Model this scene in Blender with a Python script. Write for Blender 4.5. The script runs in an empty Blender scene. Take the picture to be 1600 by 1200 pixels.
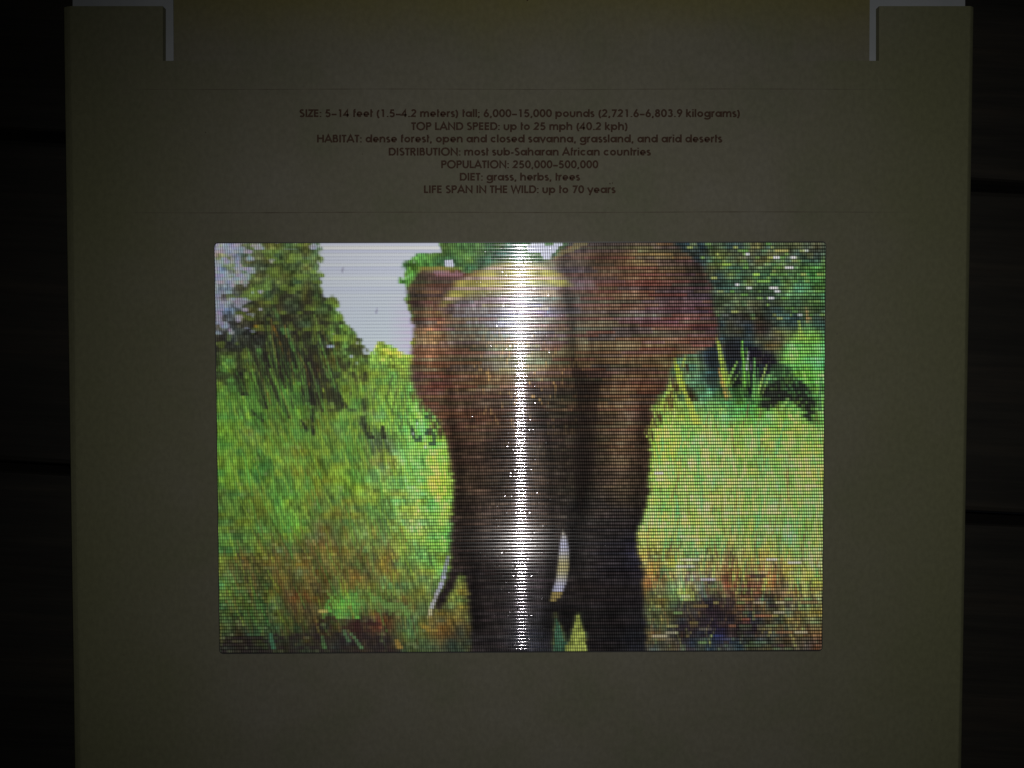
import bpy, math
import numpy as np
R = math.radians
sc = bpy.context.scene
col = sc.collection
rng = np.random.default_rng(7)

# ------------------------------------------------------------------ camera, world, flash, exposure
F_PX = 1178.0                       # focal length in pixels of the 1600 px wide photograph
H = 0.187                           # lens height above the card face (m)
cam_d = bpy.data.cameras.new('camera')
cam_d.sensor_width = 36.0
cam_d.lens = 36.0 * F_PX / 1600.0
cam_d.clip_start = 0.005
cam_d.clip_end = 20.0
cam = bpy.data.objects.new('camera', cam_d)
col.objects.link(cam)
cam.location = (0, 0, H)
TILT = R(-1.36)
cam.rotation_euler = (TILT, 0, 0)
sc.camera = cam

w = bpy.data.worlds.new('World')
sc.world = w
w.use_nodes = True
w.node_tree.nodes['Background'].inputs[0].default_value = (0.6, 0.75, 1.0, 1)
w.node_tree.nodes['Background'].inputs[1].default_value = 0.0015

ld = bpy.data.lights.new('phone_flash', 'SPOT')      # the phone's torch, right beside its lens
ld.energy = 1.0
ld.color = (1.0, 0.985, 0.96)
ld.shadow_soft_size = 0.0020
ld.spot_size = R(122)
ld.spot_blend = 1.0
flash = bpy.data.objects.new('phone_flash', ld)
col.objects.link(flash)
flash.location = (0.0042, 0.009, H - 0.001)
flash.rotation_euler = (R(-9), R(-8), 0)

sc.view_settings.view_transform = 'Standard'
sc.view_settings.look = 'None'
sc.view_settings.exposure = 0.0
sc.view_settings.gamma = 1.0
sc.render.engine = 'CYCLES'
sc.cycles.use_denoising = False
sc.cycles.max_bounces = 3
sc.cycles.sample_clamp_indirect = 2.0

# ------------------------------------------------------------------ helpers
def P(x, y, z=0.0):
    """point of the plane at height z that shows at pixel (x, y) of the 1600x1200 photograph"""
    dx, dy, dz = x - 800.0, 600.0 - y, -F_PX
    c, s = math.cos(TILT), math.sin(TILT)
    wy, wz = dy * c - dz * s, dy * s + dz * c
    t = (z - H) / wz
    return (dx * t, wy * t, z)

def PL(x, y, z=0.0):
    """the same grid of positions for a point lying at z, laid out on the card face (z = 0)"""
    p = P(x, y, 0.0)
    return (p[0], p[1], z)

def tag(o, label=None, cat=None, kind=None, group=None):
    if label: o['label'] = label
    if cat: o['category'] = cat
    if kind: o['kind'] = kind
    if group: o['group'] = group
    return o

def link(name, me, mat, parent=None):
    o = bpy.data.objects.new(name, me)
    col.objects.link(o)
    if mat is not None:
        me.materials.append(mat)
    if parent is not None:
        o.parent = parent
    return o

def mesh(name, verts, faces, mat, parent=None, smooth=False):
    me = bpy.data.meshes.new(name)
    me.from_pydata([tuple(v) for v in verts], [], faces)
    me.update()
    if smooth:
        me.polygons.foreach_set('use_smooth', [True] * len(me.polygons))
    return link(name, me, mat, parent)

def slab(name, poly, z0, z1, mat, parent=None, inset=0.0, drop=0.0, sides=()):
    """polygon (list of xy) extruded from z0 to z1, open nothing"""
    n = len(poly)
    v = [(x, y, z1) for x, y in poly] + [(x, y, z0) for x, y in poly]
    f = [tuple(range(n)), tuple(range(2 * n - 1, n - 1, -1))]
    for i in range(n):
        j = (i + 1) % n
        f.append((i, i + n, j + n, j))
    me = bpy.data.meshes.new(name)
    me.from_pydata(v, [], f)
    me.update()
    import bmesh
    bm = bmesh.new(); bm.from_mesh(me)
    bmesh.ops.recalc_face_normals(bm, faces=bm.faces)
    bm.to_mesh(me); bm.free()
    return link(name, me, mat, parent)

def arc_pts(cx, cy, r, a0, a1, n=6):
    return [(cx + r * math.cos(R(a0 + (a1 - a0) * i / n)), cy + r * math.sin(R(a0 + (a1 - a0) * i / n))) for i in range(n + 1)]

def new_mat(name):
    m = bpy.data.materials.new(name)
    m.use_nodes = True
    nt = m.node_tree
    return m, nt, nt.nodes['Principled BSDF']

def node(nt, t, **kw):
    n = nt.nodes.new(t)
    for k, v in kw.items():
        setattr(n, k, v)
    return n

def mapped_noise(nt, scale, detail=4, rough=0.55, vec=(1, 1, 1), rot=(0, 0, 0)):
    tc = node(nt, 'ShaderNodeTexCoord')
    mp = node(nt, 'ShaderNodeMapping')
    mp.inputs['Scale'].default_value = vec
    mp.inputs['Rotation'].default_value = rot
    nz = node(nt, 'ShaderNodeTexNoise')
    nz.inputs['Scale'].default_value = scale
    nz.inputs['Detail'].default_value = detail
    nz.inputs['Roughness'].default_value = rough
    nt.links.new(tc.outputs['Object'], mp.inputs['Vector'])
    nt.links.new(mp.outputs[0], nz.inputs['Vector'])
    return nz

def ramp(nt, src, stops):
    r = node(nt, 'ShaderNodeValToRGB')
    e = r.color_ramp.elements
    e[0].position, e[0].color = stops[0][0], (*stops[0][1], 1)
    e[1].position, e[1].color = stops[-1][0], (*stops[-1][1], 1)
    for p, c in stops[1:-1]:
        q = e.new(p); q.color = (*c, 1)
    nt.links.new(src, r.inputs[0])
    return r

# ------------------------------------------------------------------ materials
def board_mat(name, c0, c1, c2, end_tone, y_from, y_to, edge=0.0):
    """uncoated parchment-look board; 'aged' is the yellower tone it drifts to towards its top edge and rims"""
    m, nt, b = new_mat(name)
    n1 = mapped_noise(nt, 38, 5, 0.6)
    r1 = ramp(nt, n1.outputs['Fac'], [(0.30, c0), (0.5, c1), (0.72, c2)])
    n2 = mapped_noise(nt, 900, 3, 0.6, (1, 0.7, 1))
    r2 = ramp(nt, n2.outputs['Fac'], [(0.3, (0.90, 0.90, 0.90)), (0.7, (1.07, 1.07, 1.07))])
    tc = node(nt, 'ShaderNodeTexCoord')
    sp = node(nt, 'ShaderNodeSeparateXYZ')
    nt.links.new(tc.outputs['Object'], sp.inputs[0])
    n4 = mapped_noise(nt, 22, 4, 0.6)
    def M(op_, a, b_=None, c=None):
        n = node(nt, 'ShaderNodeMath', operation=op_)
        for i, v in enumerate((a, b_, c)):
            if v is None: continue
            if isinstance(v, (int, float)): n.inputs[i].default_value = v
            else: nt.links.new(v, n.inputs[i])
        return n.outputs[0]
    yy = M('ADD', sp.outputs[1], M('MULTIPLY_ADD', n4.outputs['Fac'], 0.02, -0.01))
    mr = node(nt, 'ShaderNodeMapRange')
    mr.interpolation_type = 'SMOOTHSTEP'
    mr.inputs[1].default_value = y_from; mr.inputs[2].default_value = y_to
    nt.links.new(yy, mr.inputs[0])
    xe = M('ABSOLUTE', M('ADD', sp.outputs[0], M('MULTIPLY_ADD', n4.outputs['Fac'], 0.05, -0.025)))
    mr2 = node(nt, 'ShaderNodeMapRange')
    mr2.interpolation_type = 'SMOOTHSTEP'
    mr2.inputs[1].default_value = 0.055; mr2.inputs[2].default_value = 0.115; mr2.inputs[4].default_value = edge
    nt.links.new(xe, mr2.inputs[0])
    fac = M('MAXIMUM', mr.outputs[0], mr2.outputs[0])
    drift_mx = node(nt, 'ShaderNodeMix', data_type='RGBA')
    drift_mx.inputs[7].default_value = (*end_tone, 1)  # colour drifts to this yellower tone towards top and sides
    nt.links.new(fac, drift_mx.inputs[0]); nt.links.new(r1.outputs[0], drift_mx.inputs[6])
    mx = node(nt, 'ShaderNodeMix', data_type='RGBA', blend_type='MULTIPLY')
    mx.inputs[0].default_value = 1
    nt.links.new(drift_mx.outputs[2], mx.inputs[6]); nt.links.new(r2.outputs[0], mx.inputs[7])
    nt.links.new(mx.outputs[2], b.inputs['Base Color'])
    b.inputs['Roughness'].default_value = 0.9
    b.inputs['Specular IOR Level'].default_value = 0.12
    bp = node(nt, 'ShaderNodeBump')
    bp.inputs['Strength'].default_value = 0.25
    bp.inputs['Distance'].default_value = 0.00008
    n3 = mapped_noise(nt, 1500, 3)
    nt.links.new(n3.outputs['Fac'], bp.inputs['Height'])
    nt.links.new(bp.outputs[0], b.inputs['Normal'])
    return m

BC = ((0.064, 0.065, 0.042), (0.073, 0.069, 0.050), (0.079, 0.075, 0.058))
M_board = board_mat('parchment_board', *BC, (0.067, 0.069, 0.034), 0.078, 0.098, 0.8)
M_flap = board_mat('yellower_board', *BC, (0.078, 0.070, 0.024), 0.074, 0.097)

m, nt, b = new_mat('white_paper'); M_white = m
n1 = mapped_noise(nt, 120, 4)
r1 = ramp(nt, n1.outputs['Fac'], [(0.3, (0.125, 0.135, 0.14)), (0.7, (0.145, 0.152, 0.158))])
nt.links.new(r1.outputs[0], b.inputs['Base Color'])
b.inputs['Roughness'].default_value = 0.85
b.inputs['Specular IOR Level'].default_value = 0.1

m, nt, b = new_mat('brown_ink'); M_ink = m
n1 = mapped_noise(nt, 2500, 2)
r1 = ramp(nt, n1.outputs['Fac'], [(0.3, (0.020, 0.010, 0.006)), (0.7, (0.028, 0.016, 0.010))])
nt.links.new(r1.outputs[0], b.inputs['Base Color'])
b.inputs['Roughness'].default_value = 0.8
b.inputs['Specular IOR Level'].default_value = 0.1

m, nt, b = new_mat('faint_rule_ink'); M_rule = m
n1 = mapped_noise(nt, 260, 3)
r1 = ramp(nt, n1.outputs['Fac'], [(0.3, (0.040, 0.034, 0.024)), (0.7, (0.058, 0.051, 0.037))])
nt.links.new(r1.outputs[0], b.inputs['Base Color'])
b.inputs['Roughness'].default_value = 0.9
b.inputs['Specular IOR Level'].default_value = 0.1

m, nt, b = new_mat('dark_stained_wood'); M_wood = m
n1 = mapped_noise(nt, 55, 6, 0.65, (0.07, 1, 1))
r1 = ramp(nt, n1.outputs['Fac'], [(0.25, (0.002, 0.002, 0.0016)), (0.5, (0.007, 0.0065, 0.005)), (0.75, (0.014, 0.011, 0.0075))])
n2 = mapped_noise(nt, 420, 4, 0.6, (0.05, 1, 1))
r2 = ramp(nt, n2.outputs['Fac'], [(0.3, (0.6, 0.6, 0.6)), (0.7, (1.25, 1.2, 1.15))])
mx = node(nt, 'ShaderNodeMix', data_type='RGBA', blend_type='MULTIPLY')
mx.inputs[0].default_value = 1
nt.links.new(r1.outputs[0], mx.inputs[6]); nt.links.new(r2.outputs[0], mx.inputs[7])
nt.links.new(mx.outputs[2], b.inputs['Base Color'])
b.inputs['Roughness'].default_value = 0.7
b.inputs['Specular IOR Level'].default_value = 0.15
bp = node(nt, 'ShaderNodeBump')
bp.inputs['Strength'].default_value = 0.6
bp.inputs['Distance'].default_value = 0.0004
nt.links.new(n2.outputs['Fac'], bp.inputs['Height'])
nt.links.new(bp.outputs[0], b.inputs['Normal'])

m, nt, b = new_mat('black_plastic_edge'); M_edge = m
n1 = mapped_noise(nt, 300, 2)
r1 = ramp(nt, n1.outputs['Fac'], [(0.3, (0.008, 0.008, 0.008)), (0.7, (0.014, 0.013, 0.012))])
nt.links.new(r1.outputs[0], b.inputs['Base Color'])
b.inputs['Roughness'].default_value = 0.5

# ------------------------------------------------------------------ the wooden boards underneath
Z_TABLE = -0.0042
table = bpy.data.objects.new('wooden_table', None)
col.objects.link(table)
table.location = (0, 0, Z_TABLE)
tag(table, 'dark stained wooden table of wide boards with open gaps, under the card', 'table')
ang = R(-3.05)
PXM = H / F_PX
pitch = 527 * PXM
seam_c = P(50, 200.5, 0)            # a gap passes here, on the left
for k in range(-3, 4):
    L, wd, th = 0.80, pitch - 0.0023, 0.018
    n = 25
    vs, fs = [], []
    prof = [(-wd / 2, -th), (-wd / 2, -0.0012), (-wd / 2 + 0.0004, -0.0004), (-wd / 2 + 0.0014, 0), (wd / 2 - 0.0014, 0),
            (wd / 2 - 0.0004, -0.0004), (wd / 2, -0.0012), (wd / 2, -th)]
    for i in range(n + 1):
        x = -L / 2 + L * i / n
        wob = 0.00035 * math.sin(i * 1.3 + k * 2.1) * rng.uniform(0.3, 1)
        for q, (yy, zz) in enumerate(prof):
            vs.append((x, yy + wob * (1 if 0 < q < 7 else 0), zz))
    m_ = len(prof)
    for i in range(n):
        for q in range(m_):
            a, b_ = i * m_ + q, i * m_ + (q + 1) % m_
            fs.append((a, a + m_, b_ + m_, b_))
    fs.append(tuple(range(m_))); fs.append(tuple(n * m_ + q for q in reversed(range(m_))))
    pk = mesh('plank', vs, fs, M_wood, table)
    off = k * pitch + pitch / 2
    pk.location = (seam_c[0] - math.sin(ang) * off + 0.11 + 0.01 * k, seam_c[1] + math.cos(ang) * off + math.tan(ang) * 0.11, 0.0)
    pk.rotation_euler = (0, 0, ang)

# ------------------------------------------------------------------ the fact card
TB = 0.0016                                    # thickness of the front board
card = bpy.data.objects.new('fact_card', None)
col.objects.link(card)
card.location = (0, 0, Z_TABLE)
tag(card, 'olive cardboard panel with brown animal facts above a glossy ridged elephant picture', 'card')
def child(o):
    o.parent = card
    o.location = (0, 0, -Z_TABLE)
    return o

def q(x, y):
    p = P(x, y, 0)
    return (p[0], p[1])

# front board: a raised panel whose two long edges roll down to the table
xl_t, xl_b = 97.0, 114.5
xr_t, xr_b = 1524.0, 1504.5
def left(y, o=0): return xl_t + (xl_b - xl_t) * (y - 10) / 1190.0 + o
def right(y, o=0): return xr_t + (xr_b - xr_t) * (y - 10) / 1190.0 - o
ys = [9.5, 95, 200, 330, 460, 600, 740, 880, 1020, 1120, 1200, 1290, 1380]
vs, fs = [], []
prof_l = [(0, -0.0030), (0, -0.00075), (2.0, -0.00055), (7.0, -0.00024), (11.5, -0.00003), (14, 0)]
rows = []
for y in ys:
    wv = 0.8 * math.sin(y / 190.0)
    row = []
    for o, z in prof_l:
        p = P(left(y, o + (wv if 1 < o < 13 else 0)), y, 0); row.append((p[0], p[1], z))
    for fx in (160, 254.5, 271.5, 450, 800, 1150, 1358.5, 1373.5, 1440):
        p = P(fx + (0 if True else 0), y, 0); row.append((p[0], p[1], 0.0))
    for o, z in reversed(prof_l):
        p = P(right(y, o * 0.62 + (wv * .6 if 1 < o < 13 else 0)), y, 0); row.append((p[0], p[1], z))
    rows.append(row)
nc = len(rows[0])
for r_ in rows: vs += r_
for i in range(len(rows) - 1):
    for c in range(nc - 1):
        if i == 0 and 7 <= c <= 12:        # between the two slots belongs to the flap; the slots are cut out
            continue
        fs.append((i * nc + c, (i + 1) * nc + c, (i + 1) * nc + c + 1, i * nc + c + 1))
# cut edges going down
def wall(a, b_):
    k0 = len(vs)
    vs.append((vs[a][0], vs[a][1], -TB)); vs.append((vs[b_][0], vs[b_][1], -TB))
    fs.append((a, k0, k0 + 1, b_))
for c in range(0, 7): wall(c + 1, c)
for c in range(13, nc - 1): wall(c + 1, c)
wall(nc + 7, 7); wall(13, nc + 13)
wall(nc + 8, nc + 7); wall(nc + 13, nc + 12)
for c in range(nc - 1): wall((len(rows) - 1) * nc + c, (len(rows) - 1) * nc + c + 1)
board = child(mesh('front_board', vs, fs, M_board))

# the middle flap, bent up a hair along its crease and running on past the top of the picture
fv, ff = [], []
fy = [95.0, 60, 30, 0, -60, -130]
fz = [0.0, 0.00005, 0.00012, 0.0002, 0.0003, 0.0004]
for y, z in zip(fy, fz):
    for fx in (271.5, 271.6, 450, 800, 1150, 1358.4, 1358.5):
        p = P(fx, y, 0); fv.append((p[0], p[1], z - (TB if fx in (271.5, 1358.5) else 0)))
for i in range(len(fy) - 1):
    for c in range(6):
        a = i * 7 + c
        ff.append((a, a + 1, a + 8, a + 7))
flap = child(mesh('fold_flap', fv, ff, M_flap))
flap['label'] = 'yellower middle flap between the two white slots'

# white sheet that shows through the two L-shaped cuts
ZW = -TB - 0.00005
k = (H - ZW) / H
def qw(x, y):
    p = P(x, y, ZW); return (p[0], p[1])
liner = child(slab('white_backing_sheet', [qw(113.5, -130), qw(113.5, 150), qw(1508, 150), qw(1508, -130)][::-1], ZW - 0.0004, ZW, M_white))

# thin ruled lines
for (x0, y0, x1, y1, hw) in ((206, 139.6, 1400, 139.4, 0.55), (203, 332.4, 1420, 331.2, 0.75)):
    n = 40
    rv, rf = [], []
    for i in range(n + 1):
        t = i / n
        x, y = x0 + (x1 - x0) * t, y0 + (y1 - y0) * t + 0.4 * math.sin(i * .35)
        ww = hw * min(1, 6 * t + .25, 6 * (1 - t) + .25) * (0.8 + 0.35 * math.sin(i * 1.9))
        for s in (-1, 1):
            rv.append(PL(x, y + s * ww, 0.00004))
        if i: rf.append((2 * i - 2, 2 * i - 1, 2 * i + 1, 2 * i))
    child(mesh('ruled_line', rv, [f[::-1] for f in rf][0:0] + [f for f in rf], M_rule))

# ------------------------------------------------------------------ lettering: a geometric sans drawn with strokes
CAP, XH, DS, SW = 0.72, 0.53, -0.19, 0.156
h_ = SW / 2
def A(cx, cy, rx, ry, a0, a1, n=None):
    n = n or max(4, int(abs(a1 - a0) / 22))
    return [(cx + rx * math.cos(R(a0 + (a1 - a0) * i / n)), cy + ry * math.sin(R(a0 + (a1 - a0) * i / n))) for i in range(n + 1)]
xc = XH / 2; ro = XH / 2 - h_ + .005
bowl = lambda cx: A(cx, xc, ro, ro, 0, 360, 18)
T_, B_ = CAP - h_, h_
G = {
 'S': (.52, [A(.26, .535, .145, .125, 35, 250, 9) + A(.26, .20, .165, .145, 75, -150, 9)]),
 'I': (.25, [[(.125, 0), (.125, CAP)]]),
 'Z': (.50, [[(.04, T_), (.43, T_), (.06, B_), (.46, B_)]]),
 'E': (.50, [[(.44, T_), (.11, T_), (.11, B_), (.44, B_)], [(.165, .37), (.42, .37)]]),
 'T': (.44, [[(.01, T_), (.43, T_)], [(.22, 0), (.22, T_ - h_)]]),
 'O': (.83, [A(.415, .36, .325, .325, 0, 360, 24)]),
 'P': (.54, [[(.11, 0), (.11, T_)] + [(.28, T_)] + A(.30, .51, .15, .155, 85, -90, 8) + [(.165, .355)]]),
 'L': (.44, [[(.11, CAP), (.11, B_), (.42, B_)]]),
 'A': (.70, [[(.045, 0), (.35, .68), (.655, 0)], [(.19, .225), (.51, .225)]]),
 'N': (.71, [[(.11, 0), (.11, .66), (.60, .06), (.60, CAP)]]),
 'D': (.68, [[(.30, B_), (.11, B_), (.11, T_), (.28, T_)] + A(.30, .36, .30, .304, 85, -88, 10)]),
 'H': (.68, [[(.11, 0), (.11, CAP)], [(.57, 0), (.57, CAP)], [(.165, .385), (.515, .385)]]),
 'B': (.56, [[(.28, B_), (.11, B_), (.11, T_), (.26, T_)] + A(.27, .535, .125, .13, 85, -90, 7) + [(.17, .40)],
             A(.29, .225, .165, .17, 75, -88, 7)]),
 'U': (.64, [[(.11, CAP), (.11, .28)] + A(.32, .27, .21, .215, 180, 360, 10) + [(.53, CAP)]]),
 'R': (.56, [[(.11, 0), (.11, T_), (.26, T_)] + A(.28, .52, .15, .145, 85, -90, 8) + [(.165, .37)], [(.27, .32), (.48, 0)]]),
 'F': (.48, [[(.44, T_), (.11, T_), (.11, 0)], [(.165, .38), (.41, .38)]]),
 'W': (.90, [[(.04, CAP), (.235, .06), (.45, .66), (.665, .06), (.86, CAP)]]),
 'a': (.64, [bowl(.30), [(.545, 0), (.545, XH)]]),
 'b': (.64, [bowl(.34), [(.095, 0), (.095, CAP + .02)]]),
 'c': (.56, [A(.30, xc, ro, ro, 42, 318, 14)]),
 'd': (.64, [bowl(.30), [(.545, 0), (.545, CAP + .02)]]),
 'e': (.60, [[(.105, .245), (.49, .245)] + A(.30, xc, ro, ro, 2, 312, 15)]),
 'f': (.30, [[(.13, 0), (.13, .54)] + A(.25, .58, .12, .10, 170, 85, 4), [(.19, .475), (.28, .475)]]),
 'g': (.64, [bowl(.30), [(.545, XH), (.545, .0)] + A(.30, -.02, .245, .15, 0, -160, 9)]),
 'h': (.58, [[(.095, 0), (.095, CAP + .02)], [(.15, .32)] + A(.30, .315, .165, .165, 150, 0, 8) + [(.465, 0)]]),
 'i': (.22, [[(.11, 0), (.11, XH)], [(.11, .62), (.11, .73)]]),
 'k': (.52, [[(.095, 0), (.095, CAP + .02)], [(.41, XH), (.18, .29), (.45, 0)]]),
 'l': (.22, [[(.11, 0), (.11, CAP + .02)]]),
 'm': (.86, [[(.095, 0), (.095, XH)], [(.15, .33)] + A(.27, .345, .14, .135, 150, 0, 7) + [(.41, 0)],
             [(.465, .33)] + A(.60, .345, .14, .135, 150, 0, 7) + [(.74, 0)]]),
 'n': (.58, [[(.095, 0), (.095, XH)], [(.15, .32)] + A(.30, .315, .165, .165, 150, 0, 8) + [(.465, 0)]]),
 'o': (.62, [bowl(.31)]),
 'p': (.64, [bowl(.34), [(.095, DS), (.095, XH)]]),
 'r': (.34, [[(.095, 0), (.095, XH)], [(.15, .36)] + A(.27, .35, .12, .13, 150, 70, 4)]),
 's': (.42, [A(.21, .385, .115, .09, 35, 250, 7) + A(.21, .155, .125, .10, 75, -150, 7)]),
 't': (.28, [[(.125, 0), (.125, CAP)], [(.185, .475), (.27, .475)]]),
 'u': (.58, [[(.10, XH), (.10, .22)] + A(.28, .22, .18, .17, 180, 360, 8) + [(.46, .22), (.46, XH)]]),
 'v': (.52, [[(.04, XH), (.26, .05), (.48, XH)]]),
 'y': (.54, [[(.04, XH), (.27, .07)], [(.50, XH), (.20, DS)]]),
 '0': (.56, [A(.28, .36, .19, .305, 0, 360, 20)]),
 '1': (.56, [[(.16, T_), (.31, T_), (.31, 0)]]),
 '2': (.56, [A(.275, .50, .165, .165, 165, -25, 8) + [(.10, B_), (.47, B_)]]),
 '3': (.56, [A(.26, .535, .14, .13, 155, -80, 8), A(.26, .22, .17, .165, 85, -155, 9)]),
 '4': (.56, [[(.36, 0), (.36, .64), (.06, .20), (.50, .20)]]),
 '5': (.56, [[(.44, T_), (.19, T_), (.13, .40)] + A(.26, .225, .18, .175, 110, -150, 9)]),
 '6': (.56, [A(.28, .22, .17, .17, 0, 360, 16), [(.14, .34), (.36, CAP)]]),
 '7': (.56, [[(.08, T_), (.45, T_), (.20, 0)]]),
 '8': (.56, [A(.28, .535, .13, .125, 0, 360, 14), A(.28, .215, .165, .16, 0, 360, 16)]),
 '9': (.56, [A(.28, .50, .17, .17, 0, 360, 16), [(.42, .38), (.20, 0)]]),
 ':': (.24, [[(.12, 0), (.12, .11)], [(.12, .36), (.12, .47)]]),
 ';': (.24, [[(.14, .11), (.08, -.09)], [(.12, .36), (.12, .47)]]),
 '.': (.26, [[(.13, 0), (.13, .11)]]),
 ',': (.26, [[(.15, .11), (.09, -.10)]]),
 '-': (.32, [[(.05, .235), (.27, .235)]]),
 '\u2013': (.50, [[(.03, .235), (.47, .235)]]),
 '(': (.34, [A(.46, .28, .32, .46, 125, 235, 8)]),
 ')': (.34, [A(-.12, .28, .32, .46, 55, -55, 8)]),
 ' ': (.26, []),
}
def stroke_strip(pts, w2):
    closed = len(pts) > 3 and math.hypot(pts[0][0] - pts[-1][0], pts[0][1] - pts[-1][1]) < 1e-6
    if closed: pts = pts[:-1]
    # drop near-duplicate points
    cl = [pts[0]]
    for p in pts[1:]:
        if math.hypot(p[0] - cl[-1][0], p[1] - cl[-1][1]) > 0.012: cl.append(p)
    pts = cl
    n = len(pts); L_, R_ = [], []
    for i in range(n):
        if closed: a, c = pts[i - 1], pts[(i + 1) % n]
        else: a, c = pts[max(i - 1, 0)], pts[min(i + 1, n - 1)]
        p = pts[i]
        def nrm(u, v):
            dx, dy = v[0] - u[0], v[1] - u[1]; l = math.hypot(dx, dy) or 1; return (-dy / l, dx / l)
        if not closed and i == 0: nx, ny = nrm(p, c); m_ = 1
        elif not closed and i == n - 1: nx, ny = nrm(a, p); m_ = 1
        else:
            n1_, n2_ = nrm(a, p), nrm(p, c)
            nx, ny = n1_[0] + n2_[0], n1_[1] + n2_[1]; l = math.hypot(nx, ny) or 1
            nx, ny = nx / l, ny / l
            m_ = min(1 / max(0.3, nx * n1_[0] + ny * n1_[1]), 2.2)
        L_.append((p[0] + nx * w2 * m_, p[1] + ny * w2 * m_)); R_.append((p[0] - nx * w2 * m_, p[1] - ny * w2 * m_))
    return L_, R_, closed

def text_line(s, x0, x1, base, capx=12.2):
    adv = sum(G[c][0] for c in s)
    first = .04; last = .04
    sx = (x1 - x0) / (adv - first - last)
    sy = capx / CAP
    pen = x0 - first * sx
    vs, fs = [], []; kz = 0
    for c in s:
        a, strokes = G[c]
        for st in strokes:
            L_, R_, closed = stroke_strip(st, SW / 2)
            n = len(L_); k0 = len(vs)
            z = 0.00003 + 0.000006 * (kz % 3); kz += 1
            for l, r in zip(L_, R_):
                for (gx, gy) in (l, r):
                    vs.append(PL(pen + gx * sx, base - gy * sy, z))
            for i in range(n if closed else n - 1):
                j = (i + 1) % n
                fs.append((k0 + 2 * i, k0 + 2 * i + 1, k0 + 2 * j + 1, k0 + 2 * j))
        pen += a * sx
    o = child(mesh('text_line', vs, fs, M_ink))
    return o
for s, x0, x1, yb in (
    ('SIZE: 5\u201314 feet (1.5\u20134.2 meters) tall; 6,000\u201315,000 pounds (2,721.6\u20136,803.9 kilograms)', 468, 1156.5, 183.0),
    ('TOP LAND SPEED: up to 25 mph (40.2 kph)', 643, 981, 203.3),
    ('HABITAT: dense forest, open and closed savanna, grassland, and arid deserts', 495.5, 1128, 222.7),
    ('DISTRIBUTION: most sub-Saharan African countries', 607.5, 1016.5, 243.1),
    ('POPULATION: 250,000\u2013500,000', 689.5, 934.5, 262.9),
    ('DIET: grass, herbs, trees', 718.5, 906, 282.3),
    ('LIFE SPAN IN THE WILD: up to 70 years', 662.5, 961.5, 301.9)):
    text_line(s, x0, x1, yb)['label'] = 'brown printed line that begins with the words ' + s.split(':')[0]
for (x, y, r_) in ((824, 0.5, 1.6), (953, 287, 1.0), (957, 286, 0.8)):
    z0 = 0.00034 if y < 50 else 0.00004
    pts = [PL(x + r_ * math.cos(t * 1.047), y + 1.4 * r_ * math.sin(t * 1.047), z0) for t in range(6)]
    child(mesh('ink_speck', pts, [tuple(range(5, -1, -1))], M_ink))

for i in range(22):
    x, y = rng.uniform(150, 1460), rng.uniform(120, 1190)
    if 325 < x < 1300 and 370 < y < 1030: continue
    r_ = rng.uniform(.5, 1.3)
    pts = [PL(x + r_ * math.cos(t * 1.047) * rng.uniform(.7, 1.2), y + r_ * math.sin(t * 1.047), 0.00003) for t in range(6)]
    child(mesh('ink_speck', pts, [tuple(range(5, -1, -1))], M_rule))

# ------------------------------------------------------------------ the printed picture (flat print under a lens sheet)
X0, X1, Y0, Y1 = 330, 1296, 374, 1028
Wp, Hp = X1 - X0, Y1 - Y0
XX, YY = np.meshgrid(np.arange(Wp) + X0 + .5, np.arange(Hp) + Y0 + .5)

def vnoise(sx, sy, seed, skew=0.0, X=None, Y=None):
    """smooth value noise 0..1 with cell size (sx, sy); skew leans it"""
    X = XX if X is None else X; Y = YY if Y is None else Y
    g = np.random.default_rng(seed).random((512, 512))
    u = (X + skew * (Y - Y0)) / sx + 37.0; v = Y / sy + 11.0
    iu, iv = np.floor(u).astype(int), np.floor(v).astype(int)
    fu, fv = u - iu, v - iv
    fu = fu * fu * (3 - 2 * fu); fv = fv * fv * (3 - 2 * fv)
    a, b2 = g[iv % 512, iu % 512], g[iv % 512, (iu + 1) % 512]
    c, d = g[(iv + 1) % 512, iu % 512], g[(iv + 1) % 512, (iu + 1) % 512]
    return (a * (1 - fu) + b2 * fu) * (1 - fv) + (c * (1 - fu) + d * fu) * fv

def chips(data, power=3.2):
    d = np.array(data, float)
    num = np.zeros((Hp, Wp, 3)); den = np.zeros((Hp, Wp))
    for x, y, r_, g_, b_ in d:
        w_ = 1.0 / (((XX - x) ** 2 + (YY - y) ** 2) / 100 + 1.0) ** (power / 2)
        num += w_[..., None] * np.array([r_, g_, b_]); den += w_
    return num / den[..., None]

def inpoly(pts, jit=0.0, seed=1, js=7, jy=5.3):
    X, Y = XX, YY
    if jit:
        X = XX + (vnoise(js, jy, seed) - .5) * 2 * jit
        Y = YY + (vnoise(js, jy, seed + 50) - .5) * jit
    inside = np.zeros(XX.shape, bool)
    n = len(pts)
    for i in range(n):
        x1, y1 = pts[i]; x2, y2 = pts[(i + 1) % n]
        if y1 == y2: continue
        c = ((y1 > Y) != (y2 > Y)) & (X < (x2 - x1) * (Y - y1) / (y2 - y1) + x1)
        inside ^= c
    return inside

def blend(img, mask, colr, a=1.0):
    mk = (mask * a)[..., None]
    return img * (1 - mk) + np.asarray(colr, float) * mk

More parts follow.
